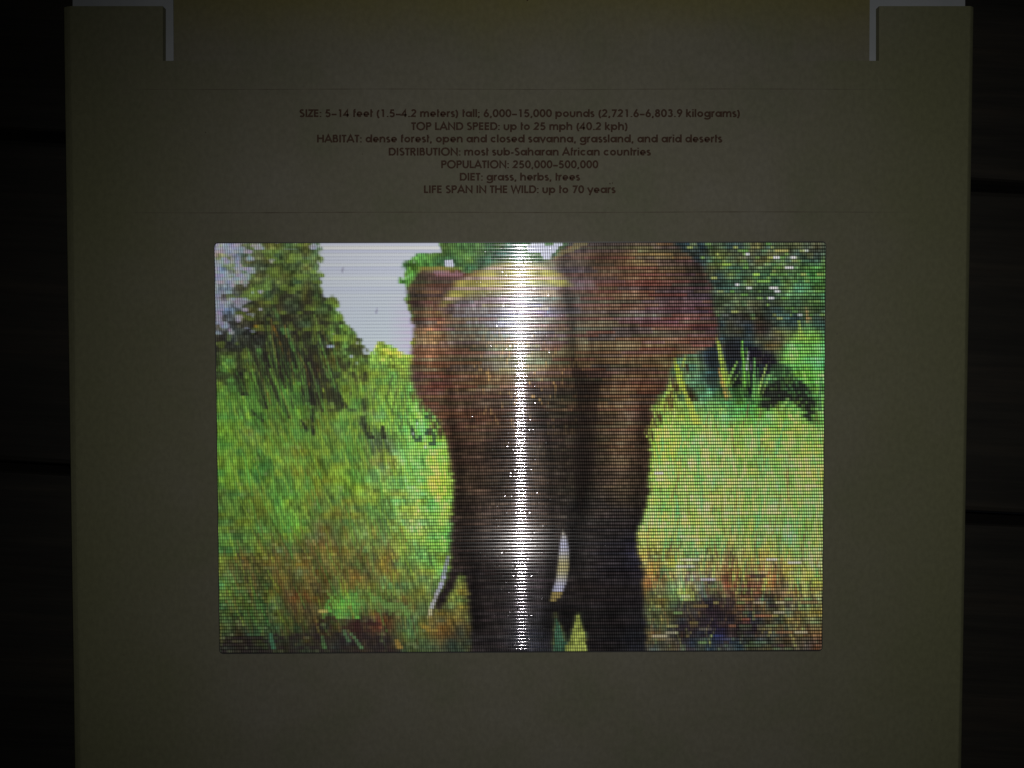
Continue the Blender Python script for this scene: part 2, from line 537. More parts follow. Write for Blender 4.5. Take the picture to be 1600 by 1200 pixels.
def soft(mk, n=2, ny=1):
    m_ = mk.astype(float)
    for ax_, k in ((1, n), (0, ny)):
        for _ in range(2):
            m_ = sum(np.roll(m_, j, ax_) for j in range(-k, k + 1)) / (2 * k + 1)
    return m_
def blade(img, x0, y0, x1, y1, w0, w1, colr, a=0.9, bend=0.0):
    n = max(4, int(math.hypot(x1 - x0, y1 - y0) / 2))
    rb = np.random.default_rng(int(abs(x0 * 13 + y0 * 7)) + 1)
    a_full = a
    for i in range(n + 1):
        t = i / n
        a = a_full * rb.uniform(.45, 1.0)
        x0 = x0 + (rb.normal(0, .35) if w0 > 1 else 0)
        x = x0 + (x1 - x0) * t + bend * math.sin(math.pi * t); y = y0 + (y1 - y0) * t
        w_ = w0 + (w1 - w0) * t
        ix0, ix1 = int(max(0, x - w_ - X0)), int(min(Wp, x + w_ - X0 + 1.5))
        iy0, iy1 = int(max(0, y - 1.2 - Y0)), int(min(Hp, y + 1.2 - Y0 + 1))
        if ix1 > ix0 and iy1 > iy0:
            img[iy0:iy1, ix0:ix1] = img[iy0:iy1, ix0:ix1] * (1 - a) + np.array(colr, float) * a

# --- background colours
bg = chips([
 # left tree and field
 (345, 395, 165, 170, 190), (345, 430, 130, 145, 160), (350, 470, 140, 150, 170), (350, 500, 90, 95, 100), (352, 530, 60, 62, 60),
 (400, 392, 85, 95, 55), (400, 420, 95, 110, 80), (400, 450, 95, 125, 55), (400, 480, 75, 85, 45), (400, 520, 50, 45, 38), (400, 560, 60, 72, 40),
 (450, 395, 85, 105, 50), (450, 425, 70, 92, 45), (450, 455, 70, 85, 45), (450, 490, 60, 62, 38), (450, 525, 55, 58, 40), (450, 560, 60, 85, 40),
 (490, 405, 90, 110, 60), (490, 440, 75, 95, 50), (490, 470, 70, 85, 35), (500, 500, 55, 68, 42), (500, 540, 58, 65, 35), (495, 580, 55, 48, 38), (488, 610, 55, 60, 38),
 (530, 500, 95, 125, 40), (540, 530, 100, 130, 45), (545, 560, 85, 110, 45), (545, 590, 90, 115, 40), (590, 550, 145, 180, 55), (590, 580, 110, 140, 50),
 (625, 555, 150, 185, 60), (625, 590, 110, 150, 60), (640, 620, 115, 165, 70), (590, 615, 115, 140, 55), (560, 620, 95, 125, 45),
 (350, 570, 95, 140, 50), (350, 620, 100, 150, 55), (350, 680, 100, 145, 45), (350, 740, 100, 140, 45), (350, 800, 100, 125, 45),
 (350, 860, 105, 150, 60), (350, 920, 95, 130, 60), (350, 970, 75, 95, 50), (355, 1010, 65, 60, 45),
 (400, 600, 70, 110, 40), (400, 640, 100, 145, 50), (400, 680, 110, 140, 55), (400, 730, 85, 130, 45), (400, 790, 100, 120, 42), (400, 840, 100, 130, 50), (380, 880, 115, 85, 40),
 (400, 900, 95, 95, 45), (400, 950, 80, 100, 45), (400, 985, 65, 80, 45), (380, 1000, 60, 45, 40),
 (450, 600, 85, 140, 45), (450, 640, 90, 130, 40), (450, 680, 110, 140, 50), (450, 730, 110, 130, 45), (450, 780, 100, 140, 45), (460, 820, 105, 155, 50),
 (450, 860, 105, 100, 50), (450, 900, 105, 90, 40), (470, 940, 95, 60, 35), (450, 970, 75, 85, 40), (450, 1000, 55, 60, 42),
 (500, 640, 85, 105, 40), (500, 690, 110, 130, 45), (500, 740, 115, 135, 42), (500, 790, 105, 110, 42), (500, 840, 110, 95, 50), (500, 890, 115, 85, 40), (500, 925, 90, 70, 35), (500, 985, 60, 45, 35),
 (550, 650, 115, 140, 50), (550, 700, 95, 125, 45), (550, 750, 105, 140, 42), (550, 800, 105, 115, 50), (550, 850, 110, 115, 50), (550, 900, 110, 90, 45), (540, 945, 90, 160, 55), (560, 985, 60, 40, 35), (540, 1010, 45, 45, 38),
 (600, 650, 125, 165, 65), (595, 690, 85, 80, 60), (600, 730, 115, 135, 70), (600, 780, 115, 145, 60), (600, 830, 120, 130, 65), (600, 880, 125, 110, 50), (600, 930, 100, 125, 60), (595, 975, 95, 50, 35), (600, 1008, 50, 38, 38),
 (640, 660, 130, 195, 85), (640, 710, 140, 200, 80), (640, 760, 150, 205, 95), (640, 810, 145, 180, 90), (640, 860, 125, 165, 70), (640, 900, 110, 120, 60), (645, 945, 100, 100, 50), (640, 985, 85, 110, 60), (650, 1010, 75, 80, 45),
 (690, 700, 160, 225, 80), (690, 740, 180, 225, 70), (690, 790, 150, 210, 80), (690, 840, 125, 190, 75), (680, 880, 115, 155, 60), (660, 920, 105, 110, 50),
 (720, 930, 110, 115, 50), (720, 960, 115, 100, 50), (715, 990, 75, 60, 40), (715, 1012, 50, 55, 42), (690, 980, 105, 75, 40),
 # behind the head
 (655, 410, 75, 125, 45), (640, 425, 80, 140, 50), (690, 395, 60, 100, 50), (720, 395, 75, 120, 60), (760, 395, 60, 95, 60), (790, 400, 60, 90, 65), (700, 412, 50, 85, 55),
 # right trees
 (1060, 385, 30, 42, 48), (1090, 400, 32, 42, 48), (1120, 410, 65, 85, 42), (1115, 430, 45, 55, 50), (1150, 390, 45, 55, 48), (1180, 400, 80, 85, 62), (1150, 430, 60, 80, 50), (1150, 465, 60, 75, 55),
 (1200, 430, 60, 90, 55), (1240, 390, 55, 65, 50), (1270, 395, 60, 65, 52), (1270, 430, 60, 125, 60), (1240, 450, 70, 105, 65), (1280, 460, 60, 105, 60), (1200, 480, 50, 62, 55),
 (1150, 500, 42, 48, 50), (1190, 510, 48, 42, 40), (1240, 500, 45, 60, 55), (1280, 500, 50, 65, 55), (1260, 530, 100, 160, 65), (1280, 550, 95, 165, 80), (1240, 555, 120, 185, 65),
 (1210, 535, 80, 70, 50), (1200, 560, 40, 38, 48), (1150, 550, 32, 32, 45), (1110, 560, 40, 45, 55), (1225, 585, 90, 130, 55), (1270, 590, 95, 160, 65), (1080, 570, 80, 100, 70), (1110, 590, 55, 70, 65),
 (1150, 600, 60, 90, 45), (1060, 600, 80, 90, 55), (1100, 620, 100, 140, 90), (1060, 650, 150, 180, 70), (1120, 650, 105, 165, 80), (1170, 640, 75, 135, 60), (1280, 640, 100, 155, 70),
 (1040, 690, 165, 205, 60), (1100, 690, 125, 175, 90), (1160, 690, 130, 175, 75), (1220, 680, 140, 180, 75), (1275, 690, 165, 210, 75),
 (1040, 740, 175, 225, 75), (1100, 740, 150, 205, 95), (1160, 740, 140, 155, 85), (1220, 740, 140, 185, 95), (1275, 740, 155, 190, 80),
 (1030, 790, 165, 200, 80), (1090, 790, 160, 165, 90), (1150, 790, 145, 165, 85), (1210, 790, 140, 190, 95), (1270, 790, 140, 195, 100),
 (1020, 840, 165, 160, 75), (1070, 840, 160, 175, 90), (1120, 840, 125, 165, 85), (1180, 840, 145, 160, 80), (1240, 840, 125, 190, 95), (1275, 850, 165, 190, 100),
 (1015, 880, 150, 125, 70), (1060, 875, 165, 175, 90), (1120, 880, 160, 125, 75), (1180, 880, 150, 120, 70), (1240, 880, 170, 165, 80), (1275, 880, 185, 180, 110),
 (1020, 905, 130, 90, 55), (1080, 900, 140, 110, 95), (1140, 905, 140, 75, 55), (1200, 900, 165, 95, 60), (1270, 905, 170, 175, 80),
 (1020, 935, 90, 80, 45), (1065, 925, 130, 150, 75), (1120, 930, 75, 70, 60), (1180, 930, 95, 60, 50), (1240, 930, 120, 100, 70), (1278, 930, 150, 130, 80),
 (1025, 960, 75, 80, 50), (1070, 955, 60, 50, 50), (1110, 950, 40, 28, 42), (1150, 955, 80, 55, 45), (1200, 950, 70, 65, 55), (1260, 955, 120, 115, 60),
 (1020, 985, 80, 75, 50), (1070, 985, 45, 35, 45), (1120, 985, 35, 32, 60), (1180, 975, 60, 55, 60), (1240, 975, 95, 85, 55), (1275, 985, 110, 85, 50),
 (1040, 1010, 60, 55, 50), (1100, 1008, 50, 55, 58), (1160, 1005, 50, 52, 50), (1220, 1005, 70, 65, 50), (1275, 1008, 85, 55, 48),
])
lum = lambda a: a @ np.array([.3, .59, .11])
# leafy / grassy break-up
n_leaf = vnoise(2.6, 3.2, 35) * .22 + vnoise(5, 4, 3) * .26 + vnoise(9, 6, 33) * .24 + vnoise(22, 13, 4) * .28
n_blade = vnoise(3.2, 15, 5, skew=-.36) * .42 + vnoise(5, 9, 34) * .28 + vnoise(11, 36, 6, skew=-.30) * .30
n_fine = vnoise(3.6, 5.3, 8)
gmask = np.clip((YY - (560 - 0.10 * (XX - 600))) / 60, 0, 1)
mod = (1 - gmask) * (0.30 + 1.40 * n_leaf) + gmask * (0.55 + .90 * n_blade)
mod *= 0.80 + 0.40 * n_fine
contrast = np.where(XX < 660, 1.0, .95)
bg = bg * np.where((XX > 1040) & (YY < 600), 1.2, 1.0)[..., None]
img = bg * (1 + (mod - 1) * contrast)[..., None]
# hue drift: yellow-green, blue-green, brown
hn = .6 * (vnoise(15, 11, 9) - .5); hb = vnoise(21, 16, 10, skew=-.4) - .5
img[..., 0] *= (1 + .5 * hn + .15 * np.clip(hb, 0, 1) * gmask) * (1 - .07 * gmask)
img[..., 1] *= 1 + .05 * gmask
img[..., 2] *= 1 - .75 * hn
img[..., 1] *= 1 - .16 * np.clip(hb, 0, 1)
# pale flecks in the field
fl = (vnoise(13, 5.3, 12) > .86) & (vnoise(60, 45, 13) > .5)
img = blend(img, fl * gmask, (160, 178, 120), .28)
fl2 = (vnoise(10, 5.3, 14) > .84) & (XX > 990) & (YY > 640) & (YY < 950)
img = blend(img, fl2 * 1.0, (205, 215, 140), .25)
dk = (vnoise(11, 5.3, 15) > .80) & (XX > 990) & (YY > 640)
img = blend(img, dk * 1.0, (95, 130, 80), .30)
rf = (XX > 990) * np.clip((YY - 600 - 60 * vnoise(26, 40, 200)) / 60, 0, 1)
img = blend(img, rf * np.clip((870 - YY) / 60, 0, 1), (160, 216, 84), .32)
rowl = np.random.default_rng(78).normal(0, 1, (200, 12))[np.clip(((YY - 374) / 5.22).astype(int), 0, 199), np.clip(((XX - 990) / 50 + 1.5 * vnoise(60, 5.2, 98)).astype(int), 0, 11)]
img *= np.where(XX > 990, 1 + .06 * rowl, 1)[..., None]
img *= (1 + .10 * (XX > 990) * np.clip((YY - 590) / 80, 0, 1))[..., None]

rg = np.random.default_rng(21)
# long grasses, left: dark and light leaning strokes
for i in range(420):
    x = rg.uniform(345, 640); y = rg.uniform(560, 940); L_ = rg.uniform(25, 75)
    s = rg.uniform(.12, .55)
    dark = rg.random() < .42
    c = (70, 98, 36) if dark else ((150, 190, 50) if rg.random() < .6 else (85, 165, 60))
    if y > 800 and rg.random() < .5: c = (118, 92, 45)
    blade(img, x, y, x + s * L_, y + L_, .4, .9, c, rg.uniform(.15, .40), rg.uniform(-3, 3))
for i in range(260):
    x = rg.uniform(1020, 1285); y = rg.uniform(620, 900); L_ = rg.uniform(20, 60)
    s = rg.uniform(-.35, .35)
    c = [(95, 160, 70), (200, 230, 90), (130, 90, 60), (90, 190, 110)][rg.integers(4)]
    blade(img, x, y, x + s * L_, y + L_, .4, .9, c, rg.uniform(.15, .35))
# dark stems running down out of the left tree
for (x, y, x2, y2, w_) in ((420, 490, 455, 560, 5), (455, 500, 462, 520, 4), (420, 585, 452, 650, 4), (375, 580, 382, 615, 7), (405, 590, 415, 635, 4), (480, 560, 490, 630, 10),
                           (460, 540, 480, 590, 6), (395, 640, 410, 655, 3), (470, 655, 480, 670, 3), (488, 640, 490, 675, 2.5), (567, 650, 580, 682, 6), (598, 665, 600, 682, 4), (530, 615, 538, 632, 5)):
    blade(img, x, y, x2, y2, w_ * .6, w_ * .8, (36, 36, 32), .72)
    blade(img, x - w_, y + 6, x2 - w_, y2 - 5, w_ * .3, w_ * .5, (50, 60, 40), .5)
for (x, y, x2, y2, w_, c) in ((428, 508, 442, 555, 2.2, (165, 120, 30)), (400, 508, 410, 512, 4, (170, 135, 25)), (447, 512, 462, 560, 4, (80, 150, 60)), (405, 545, 425, 590, 6, (90, 155, 60)),
                              (455, 560, 470, 600, 4, (85, 150, 60)), (436, 600, 470, 680, 3, (95, 150, 60)), (425, 470, 445, 520, 3, (85, 140, 65)), (345, 570, 372, 600, 6, (85, 150, 60))):
    blade(img, x, y, x2, y2, w_ * .6, w_, c, .5)
# dark sockets in foliage (left tree)
dkm = (vnoise(11, 8, 31) > .60) & (XX < 575) & (YY < 640 - .0 * XX) & (YY > 440) & ((YY < 600) | (XX > 470))
img = blend(img, soft(dkm, 2, 1) * (.6 + .4 * vnoise(4, 4, 131)), (40, 38, 33), .80)
lt = (vnoise(12, 8, 32) > .70) & (XX < 575) & (YY < 560)
img = blend(img, soft(lt, 1, 0), (125, 160, 45), .40)
def tuft(n, xr, yr, lr, sr, cols, ar, w=.45, clip=None):
    for _ in range(n):
        x, y, L_, s_ = rg.uniform(*xr), rg.uniform(*yr), rg.uniform(*lr), rg.uniform(*sr)
        c = cols[rg.integers(len(cols))]
        blade(img, x, y, x + s_ * L_, y + L_, w, w * 1.8, c, rg.uniform(*ar), rg.uniform(-4, 4))
# feathery long stems that rise out of the field across the tree
tuft(60, (385, 520), (490, 600), (40, 95), (.15, .42), [(45, 50, 36), (40, 42, 34), (50, 55, 38), (90, 150, 60), (110, 150, 60), (125, 105, 45)], (.25, .6))
tuft(26, (395, 500), (500, 580), (30, 70), (.15, .35), [(38, 36, 32), (44, 40, 34)], (.5, .8), .9)
tuft(60, (340, 470), (540, 620), (40, 90), (.15, .45), [(100, 160, 55), (70, 120, 45), (60, 80, 40)], (.25, .5))
tuft(60, (540, 640), (545, 660), (15, 45), (-.3, .3), [(150, 190, 60), (80, 120, 45), (70, 75, 50)], (.2, .5))
tuft(240, (1015, 1284), (630, 880), (25, 75), (-.30, .22), [(110, 175, 75), (200, 232, 105), (215, 235, 130), (120, 150, 60), (95, 180, 110), (150, 110, 70)], (.2, .5), .5)
tuft(160, (1010, 1284), (840, 990), (8, 30), (-.5, .5), [(175, 160, 80), (90, 62, 45), (150, 110, 62), (60, 50, 44), (165, 175, 85)], (.2, .5), .5)
tuft(160, (345, 690), (840, 990), (10, 34), (-.2, .6), [(130, 125, 55), (80, 70, 40), (125, 95, 48), (100, 140, 60), (60, 52, 38)], (.2, .45), .5)


# --- sky (with ragged leaf edge)
sky = np.zeros((Hp, Wp, 3)) + np.array([182, 187, 207.])
sky += (np.random.default_rng(77).normal(0, 1, 200)[np.clip(((YY - 374) / 5.22).astype(int), 0, 199)] * np.clip(1 - (YY - 380) / 120, .15, 1) * 6)[..., None]
sky += ((YY - 380) / 160)[..., None] * np.array([-6, 2, 0])
rowj = np.random.default_rng(5).normal(0, 1, 200)
sky_poly = [(508, 374), (690, 374), (684, 398), (672, 396), (648, 397), (645, 408), (630, 414), (634, 425), (638, 434), (624, 436), (632, 448), (634, 456), (638, 470),
            (645, 490), (648, 520), (646, 552), (625, 547), (622, 538), (600, 536), (592, 530), (586, 545), (574, 550), (562, 538), (560, 525), (548, 512),
            (541, 498), (528, 485), (527, 467), (508, 462), (504, 445), (508, 430), (492, 424), (497, 412), (506, 402), (500, 392)]
sm = inpoly(sky_poly, 7, 40, 8, 5.2)
# holes of sky between the leaves at the far left and top
hole = (vnoise(17, 7, 41) > (.44 + .0042 * np.abs(XX - 338) + .0022 * np.abs(YY - 420))) & (XX < 500) & (YY < 520)
hole |= (vnoise(11, 5.5, 42) > .50 + .004 * (XX - 335)) & (XX < 400) & (YY < 520) & (YY > 376)
hole |= (vnoise(14, 5, 43) > .62) & (YY < 390) & (XX < 520)
hole |= (vnoise(9, 5, 44) > .93) & (XX < 600) & (YY < 570) & (XX > 500)
hc = np.stack([140 + 45 * vnoise(6, 5, 45), 150 + 38 * vnoise(6, 5, 46), 172 + 38 * vnoise(7, 5, 47)], -1)
hs = soft(hole, 1, 0)[..., None] * .80
img = img * (1 - hs) + hc * hs
ss = np.clip(soft(sm, 1, 1), 0, 1)[..., None]
img = img * (1 - ss) + sky * ss
pur = np.clip((XX - 605) / 34, 0, 1) * np.clip((YY - 455) / 40, 0, 1) * ss[..., 0] * (.5 + .5 * (np.floor((YY - 374) / 5.22) % 2))
img = blend(img, pur, (186, 168, 216), .60)
for (x, y) in ((536, 420), (589, 484)):
    blade(img, x, y, x - 1, y + 3, .6, .6, (130, 130, 150), .6)
# small sky chinks behind the head
for poly in ([(694, 407), (708, 406), (712, 418), (696, 419)], [(845, 384), (880, 381), (868, 392), (858, 404), (846, 404)], [(822, 384), (852, 380), (850, 396), (826, 395)]):
    img = np.where(inpoly(poly, 3, 48)[..., None], np.array([176, 180, 200.]), img)

# --- right trees: specks, blades, shrub shadow
rt = (XX > 1050) & (YY < 540)
for i in range(130):
    x = rg.uniform(1075, 1288); y = rg.uniform(380, 500); L_ = rg.uniform(2, 10)
    c = [(110, 150, 70), (85, 135, 60), (150, 160, 80), (195, 205, 205), (70, 110, 75)][rg.choice(5, p=[.3, .28, .14, .1, .18])]
    blade(img, x, y, x + .01, y + 2.5, L_ * .5, L_ * .5, c, rg.uniform(.2, .55))
for (x, y, L_, c) in ((1232, 416, 9, (195, 200, 200)), (1208, 448, 9, (205, 210, 210)), (1170, 448, 5, (170, 178, 170)), (1151, 443, 3, (205, 205, 225)), (1212, 400, 5, (215, 220, 240)), (1238, 400, 5, (205, 220, 215)),
                      (1167, 395, 3, (210, 225, 235)), (1135, 412, 9, (130, 165, 60)), (1180, 428, 6, (150, 205, 75)), (1204, 464, 6, (190, 195, 225)), (1047, 386, 5, (130, 190, 175)), (1055, 407, 4, (190, 160, 210)), (1010, 385, 7, (190, 150, 50)), (1220, 390, 14, (150, 145, 80)), (1192, 437, 14, (110, 160, 70))):
    blade(img, x, y, x, y + 3.5, L_ * .7, L_ * .7, c, .7)
for poly, c in (([(1120, 535), (1126, 590), (1114, 575), (1102, 556), (1112, 528)], (36, 42, 44)), ([(1135, 530), (1155, 530), (1158, 605), (1146, 590), (1134, 570), (1130, 560)], (34, 36, 40)),
                ([(1166, 540), (1190, 540), (1212, 565), (1205, 580), (1176, 600), (1168, 625), (1166, 580)], (32, 28, 40)),
                ([(1140, 600), (1150, 582), (1160, 602)], (26, 28, 30)), ([(1165, 592), (1174, 590), (1173, 624), (1166, 622)], (26, 26, 36)),
                ([(1187, 634), (1189, 610), (1200, 596), (1222, 588), (1250, 592), (1266, 606), (1273, 625), (1268, 658), (1258, 656), (1254, 640), (1240, 628), (1222, 622), (1210, 632), (1200, 640)], (36, 32, 36)),
                ([(1050, 598), (1062, 596), (1064, 622), (1052, 622)], (32, 28, 26)), ([(1070, 598), (1080, 604), (1090, 622), (1078, 630)], (45, 30, 22)),
                ([(1100, 582), (1122, 585), (1120, 604), (1104, 600)], (46, 60, 56)), ([(1206, 566), (1236, 572), (1246, 590), (1206, 590)], (50, 70, 48))):
    img = blend(img, soft(inpoly(poly, 5, 60, 5, 5.3), 2) * (.55 + .45 * (vnoise(4, 5.3, 61) > .35)), c, .85)
for (x, y, x2, y2, w0, w1, c) in ((1118, 520, 1132, 600, 1.5, 5, (170, 200, 60)), (1122, 575, 1134, 620, 2, 4, (185, 150, 70)), (1160, 530, 1163, 600, 2, 4, (115, 200, 65)), (1168, 550, 1166, 575, 1, 1, (205, 210, 215)),
                                  (1052, 555, 1062, 600, 3, 6, (165, 185, 40)), (1062, 590, 1086, 660, 4, 7, (170, 185, 60)), (1150, 565, 1134, 600, 1.5, 3, (130, 190, 80)), (1196, 570, 1184, 610, 1.5, 2, (160, 200, 90)),
                                  (1178, 560, 1176, 620, 2, 4, (110, 190, 90)), (1246, 500, 1250, 530, 2, 5, (150, 180, 70)), (1258, 482, 1260, 500, 2, 3, (160, 130, 80)), (1045, 600, 1038, 640, 4, 6, (165, 190, 70)),
                                  (1230, 622, 1218, 640, 3, 5, (140, 190, 90)), (1282, 590, 1280, 640, 2, 4, (80, 120, 80))):
    blade(img, x, y, x2, y2, w0 * .55, w1 * .55, c, .7)
    blade(img, x + 5, y + 14, x2 + 7, y2, w0 * .3, w1 * .35, c, .4)
# dark brush, lower right
for poly in ([(1068, 940), (1120, 932), (1150, 934), (1146, 975), (1100, 985), (1066, 968)], [(1060, 975), (1150, 968), (1200, 978), (1180, 992), (1080, 990)]):
    img = blend(img, inpoly(poly, 9, 64, 16, 5.3) * (.35 + .65 * vnoise(10, 5.3, 164)), (40, 31, 38), .75)
for i in range(70):
    x = rg.uniform(1010, 1285); y = rg.uniform(870, 1012); L_ = rg.uniform(5, 22)
    c = [(150, 95, 65), (175, 168, 85), (180, 172, 140), (60, 48, 50), (105, 140, 80), (145, 122, 66)][rg.integers(6)]
    blade(img, x, y, x, y + 3, L_ * .6, L_ * .6, c, rg.uniform(.15, .38))
for (x, y, L_, c) in ((1105, 902, 16, (190, 180, 210)), (1165, 967, 8, (190, 75, 55)), (1083, 972, 8, (170, 150, 70)), (1078, 870, 20, (225, 225, 190)), (1205, 870, 12, (225, 215, 205)), (1240, 875, 14, (225, 230, 210)), (1070, 882, 20, (190, 190, 200)), (1160, 910, 40, (165, 75, 60)),
                      (1070, 930, 10, (195, 195, 175)), (1085, 838, 30, (215, 225, 170)), (1030, 745, 10, (225, 245, 160)), (1028, 735, 10, (205, 220, 205))):
    blade(img, x, y, x, y + 3.5, L_ * .7, L_ * .7, c, .25)
# bright clump and dark ground, lower left
img = blend(img, inpoly([(517, 925), (528, 935), (545, 945), (555, 955), (550, 962), (515, 960), (512, 945)], 6, 66) * 0, (95, 175, 65), 0)
for _ in range(46):
    x = rg.uniform(508, 560); y = rg.uniform(922, 962)
    blade(img, x, y, x + rg.uniform(-5, 12), y + rg.uniform(4, 14), .6, 1.3, [(95, 185, 65), (110, 165, 60), (80, 140, 60)][rg.integers(3)], rg.uniform(.4, .8))
img = blend(img, inpoly([(560, 905), (566, 930), (600, 935), (640, 945), (640, 960), (566, 952), (556, 925)], 8, 67) * vnoise(9, 5, 167), (100, 150, 68), .8)
img = blend(img, inpoly([(500, 963), (580, 965), (600, 980), (605, 994), (560, 985), (500, 975)], 8, 68) * vnoise(9, 6, 168), (56, 34, 32), 1.1)
img = blend(img, inpoly([(345, 995), (400, 992), (480, 990), (560, 985), (620, 995), (640, 1018), (345, 1022)], 7, 69, 14, 5.3) * vnoise(8, 5.3, 169), (42, 34, 36), .95)
for (x, y, x2, y2, w0, c) in ((423, 990, 428, 1012, 3, (60, 120, 85)), (504, 992, 508, 1012, 3, (75, 120, 65)), (538, 985, 545, 1000, 2.5, (80, 125, 75)), (550, 990, 565, 1012, 2.5, (85, 130, 80)),
                              (620, 1000, 625, 1012, 4, (150, 120, 50)), (500, 955, 508, 955, 5, (190, 175, 90)), (660, 975, 676, 985, 8, (150, 125, 45))):
    blade(img, x, y, x2, y2, w0 * .6, w0, c, .7)
# dark speckle by the chin
spk = (vnoise(7, 5.3, 70) > .52) & (((XX - 668) / 26) ** 2 + ((YY - 672) / 24) ** 2 < 1)
img = blend(img, spk * 1.0, (45, 60, 55), .75)
spk = (vnoise(7, 5.3, 71) > .68) & (((XX - 668) / 24) ** 2 + ((YY - 675) / 22) ** 2 < 1)
img = blend(img, spk * 1.0, (170, 180, 180), .7)

# --- the elephant
body = [(640, 446), (636, 458), (641, 480), (646, 500), (646, 540), (641, 572), (644, 600), (650, 620), (662, 634), (675, 643), (685, 656), (692, 673), (699, 695), (703, 720), (708, 752), (709, 775),
        (706, 800), (704, 850), (704, 882), (698, 905), (684, 930), (676, 948), (690, 950), (706, 922), (722, 893), (730, 920), (734, 960), (737, 1030),
        (864, 1030), (866, 1000), (869, 955), (878, 985), (886, 1004), (897, 975), (904, 953), (913, 985), (919, 1030),
        (1010, 1030), (1008, 960), (1005, 905), (1002, 885), (997, 860), (996, 832), (1001, 815), (1008, 795), (1014, 760), (1017, 715), (1017, 670), (1030, 664), (1022, 648), (1018, 636),
        (1030, 616), (1042, 605), (1046, 585), (1052, 560), (1090, 548), (1112, 540), (1124, 520), (1118, 492), (1111, 470), (1108, 440), (1098, 418), (1078, 400), (1062, 388), (1045, 374),
        (905, 374), (880, 388), (866, 400), (850, 410), (800, 410), (765, 416), (735, 428), (715, 422), (690, 417), (660, 418), (652, 425)]
em = inpoly(body, 3.6, 80, 5, 5.3)
es = soft(em, 3, 1)
el = chips([
 (655, 440, 62, 55, 38), (655, 470, 66, 50, 40), (655, 500, 62, 50, 42), (655, 550, 78, 50, 38), (650, 600, 70, 55, 50), (665, 632, 92, 62, 42),
 (690, 432, 80, 50, 50), (720, 436, 80, 45, 45), (680, 455, 85, 50, 42), (678, 480, 118, 62, 40), (680, 520, 128, 65, 36), (672, 560, 110, 60, 40), (680, 600, 95, 50, 38), (700, 640, 90, 55, 35),
 (720, 480, 100, 85, 88), (760, 470, 112, 92, 90), (720, 520, 92, 75, 78), (760, 520, 100, 88, 95), (790, 500, 125, 110, 140), (740, 560, 90, 66, 45), (790, 560, 135, 98, 60), (740, 600, 82, 55, 38), (780, 610, 90, 60, 42),
 (730, 650, 72, 44, 30), (780, 650, 68, 45, 32), (730, 700, 62, 38, 30), (780, 700, 48, 34, 30), (730, 750, 62, 45, 34), (780, 750, 52, 40, 34), (730, 800, 58, 40, 36), (780, 800, 62, 46, 44),
 (720, 850, 48, 34, 34), (770, 850, 44, 34, 38), (750, 900, 38, 30, 36), (700, 915, 40, 30, 36), (760, 950, 40, 32, 38), (760, 1000, 38, 32, 40), (830, 1000, 34, 38, 58), (830, 950, 42, 38, 52), (840, 900, 48, 40, 52), (840, 850, 62, 50, 55),
 (830, 560, 130, 100, 75), (840, 620, 70, 50, 46), (840, 680, 55, 42, 42), (840, 740, 55, 42, 38), (840, 800, 66, 50, 50), (840, 480, 130, 110, 150), (850, 440, 120, 105, 85),
 (890, 410, 66, 52, 62), (890, 460, 70, 58, 66), (890, 510, 78, 70, 72), (890, 560, 88, 70, 48), (890, 610, 60, 46, 34), (900, 660, 50, 38, 32), (905, 710, 46, 36, 32), (900, 760, 42, 36, 32), (900, 800, 40, 36, 40),
 (950, 400, 66, 48, 42), (950, 450, 90, 62, 52), (950, 500, 92, 72, 66), (950, 550, 80, 60, 44), (930, 600, 48, 36, 28), (930, 680, 52, 40, 30), (960, 640, 66, 48, 32), (970, 700, 68, 48, 32), (970, 760, 60, 46, 36), (960, 810, 42, 36, 42),
 (1000, 400, 90, 66, 40), (1010, 440, 96, 56, 50), (1010, 490, 96, 66, 68), (1010, 540, 96, 66, 48), (1000, 590, 90, 54, 34), (1005, 640, 80, 52, 42), (1040, 560, 92, 70, 44), (1000, 700, 72, 48, 36),
 (1050, 420, 80, 60, 48), (1060, 460, 86, 52, 56), (1060, 500, 92, 56, 62), (1080, 530, 96, 58, 52), (1095, 480, 72, 46, 58), (1090, 440, 52, 44, 48),
 (905, 860, 38, 34, 42), (960, 860, 36, 33, 48), (990, 860, 38, 36, 66), (905, 920, 34, 28, 32), (960, 920, 34, 28, 36), (900, 965, 24, 22, 26), (960, 980, 32, 28, 36), (990, 1000, 30, 32, 48), (890, 980, 22, 20, 26)], 3.0)
en = .80 + .40 * vnoise(34, 5.2, 81)
en *= (.90 + .20 * vnoise(5, 8, 95)) * (.9 + .2 * vnoise(16, 60, 96))
en *= .88 + .24 * vnoise(3.4, 5.3, 82) + .12 * (vnoise(50, 60, 83) - .5)
el = el * en[..., None] * 1.12
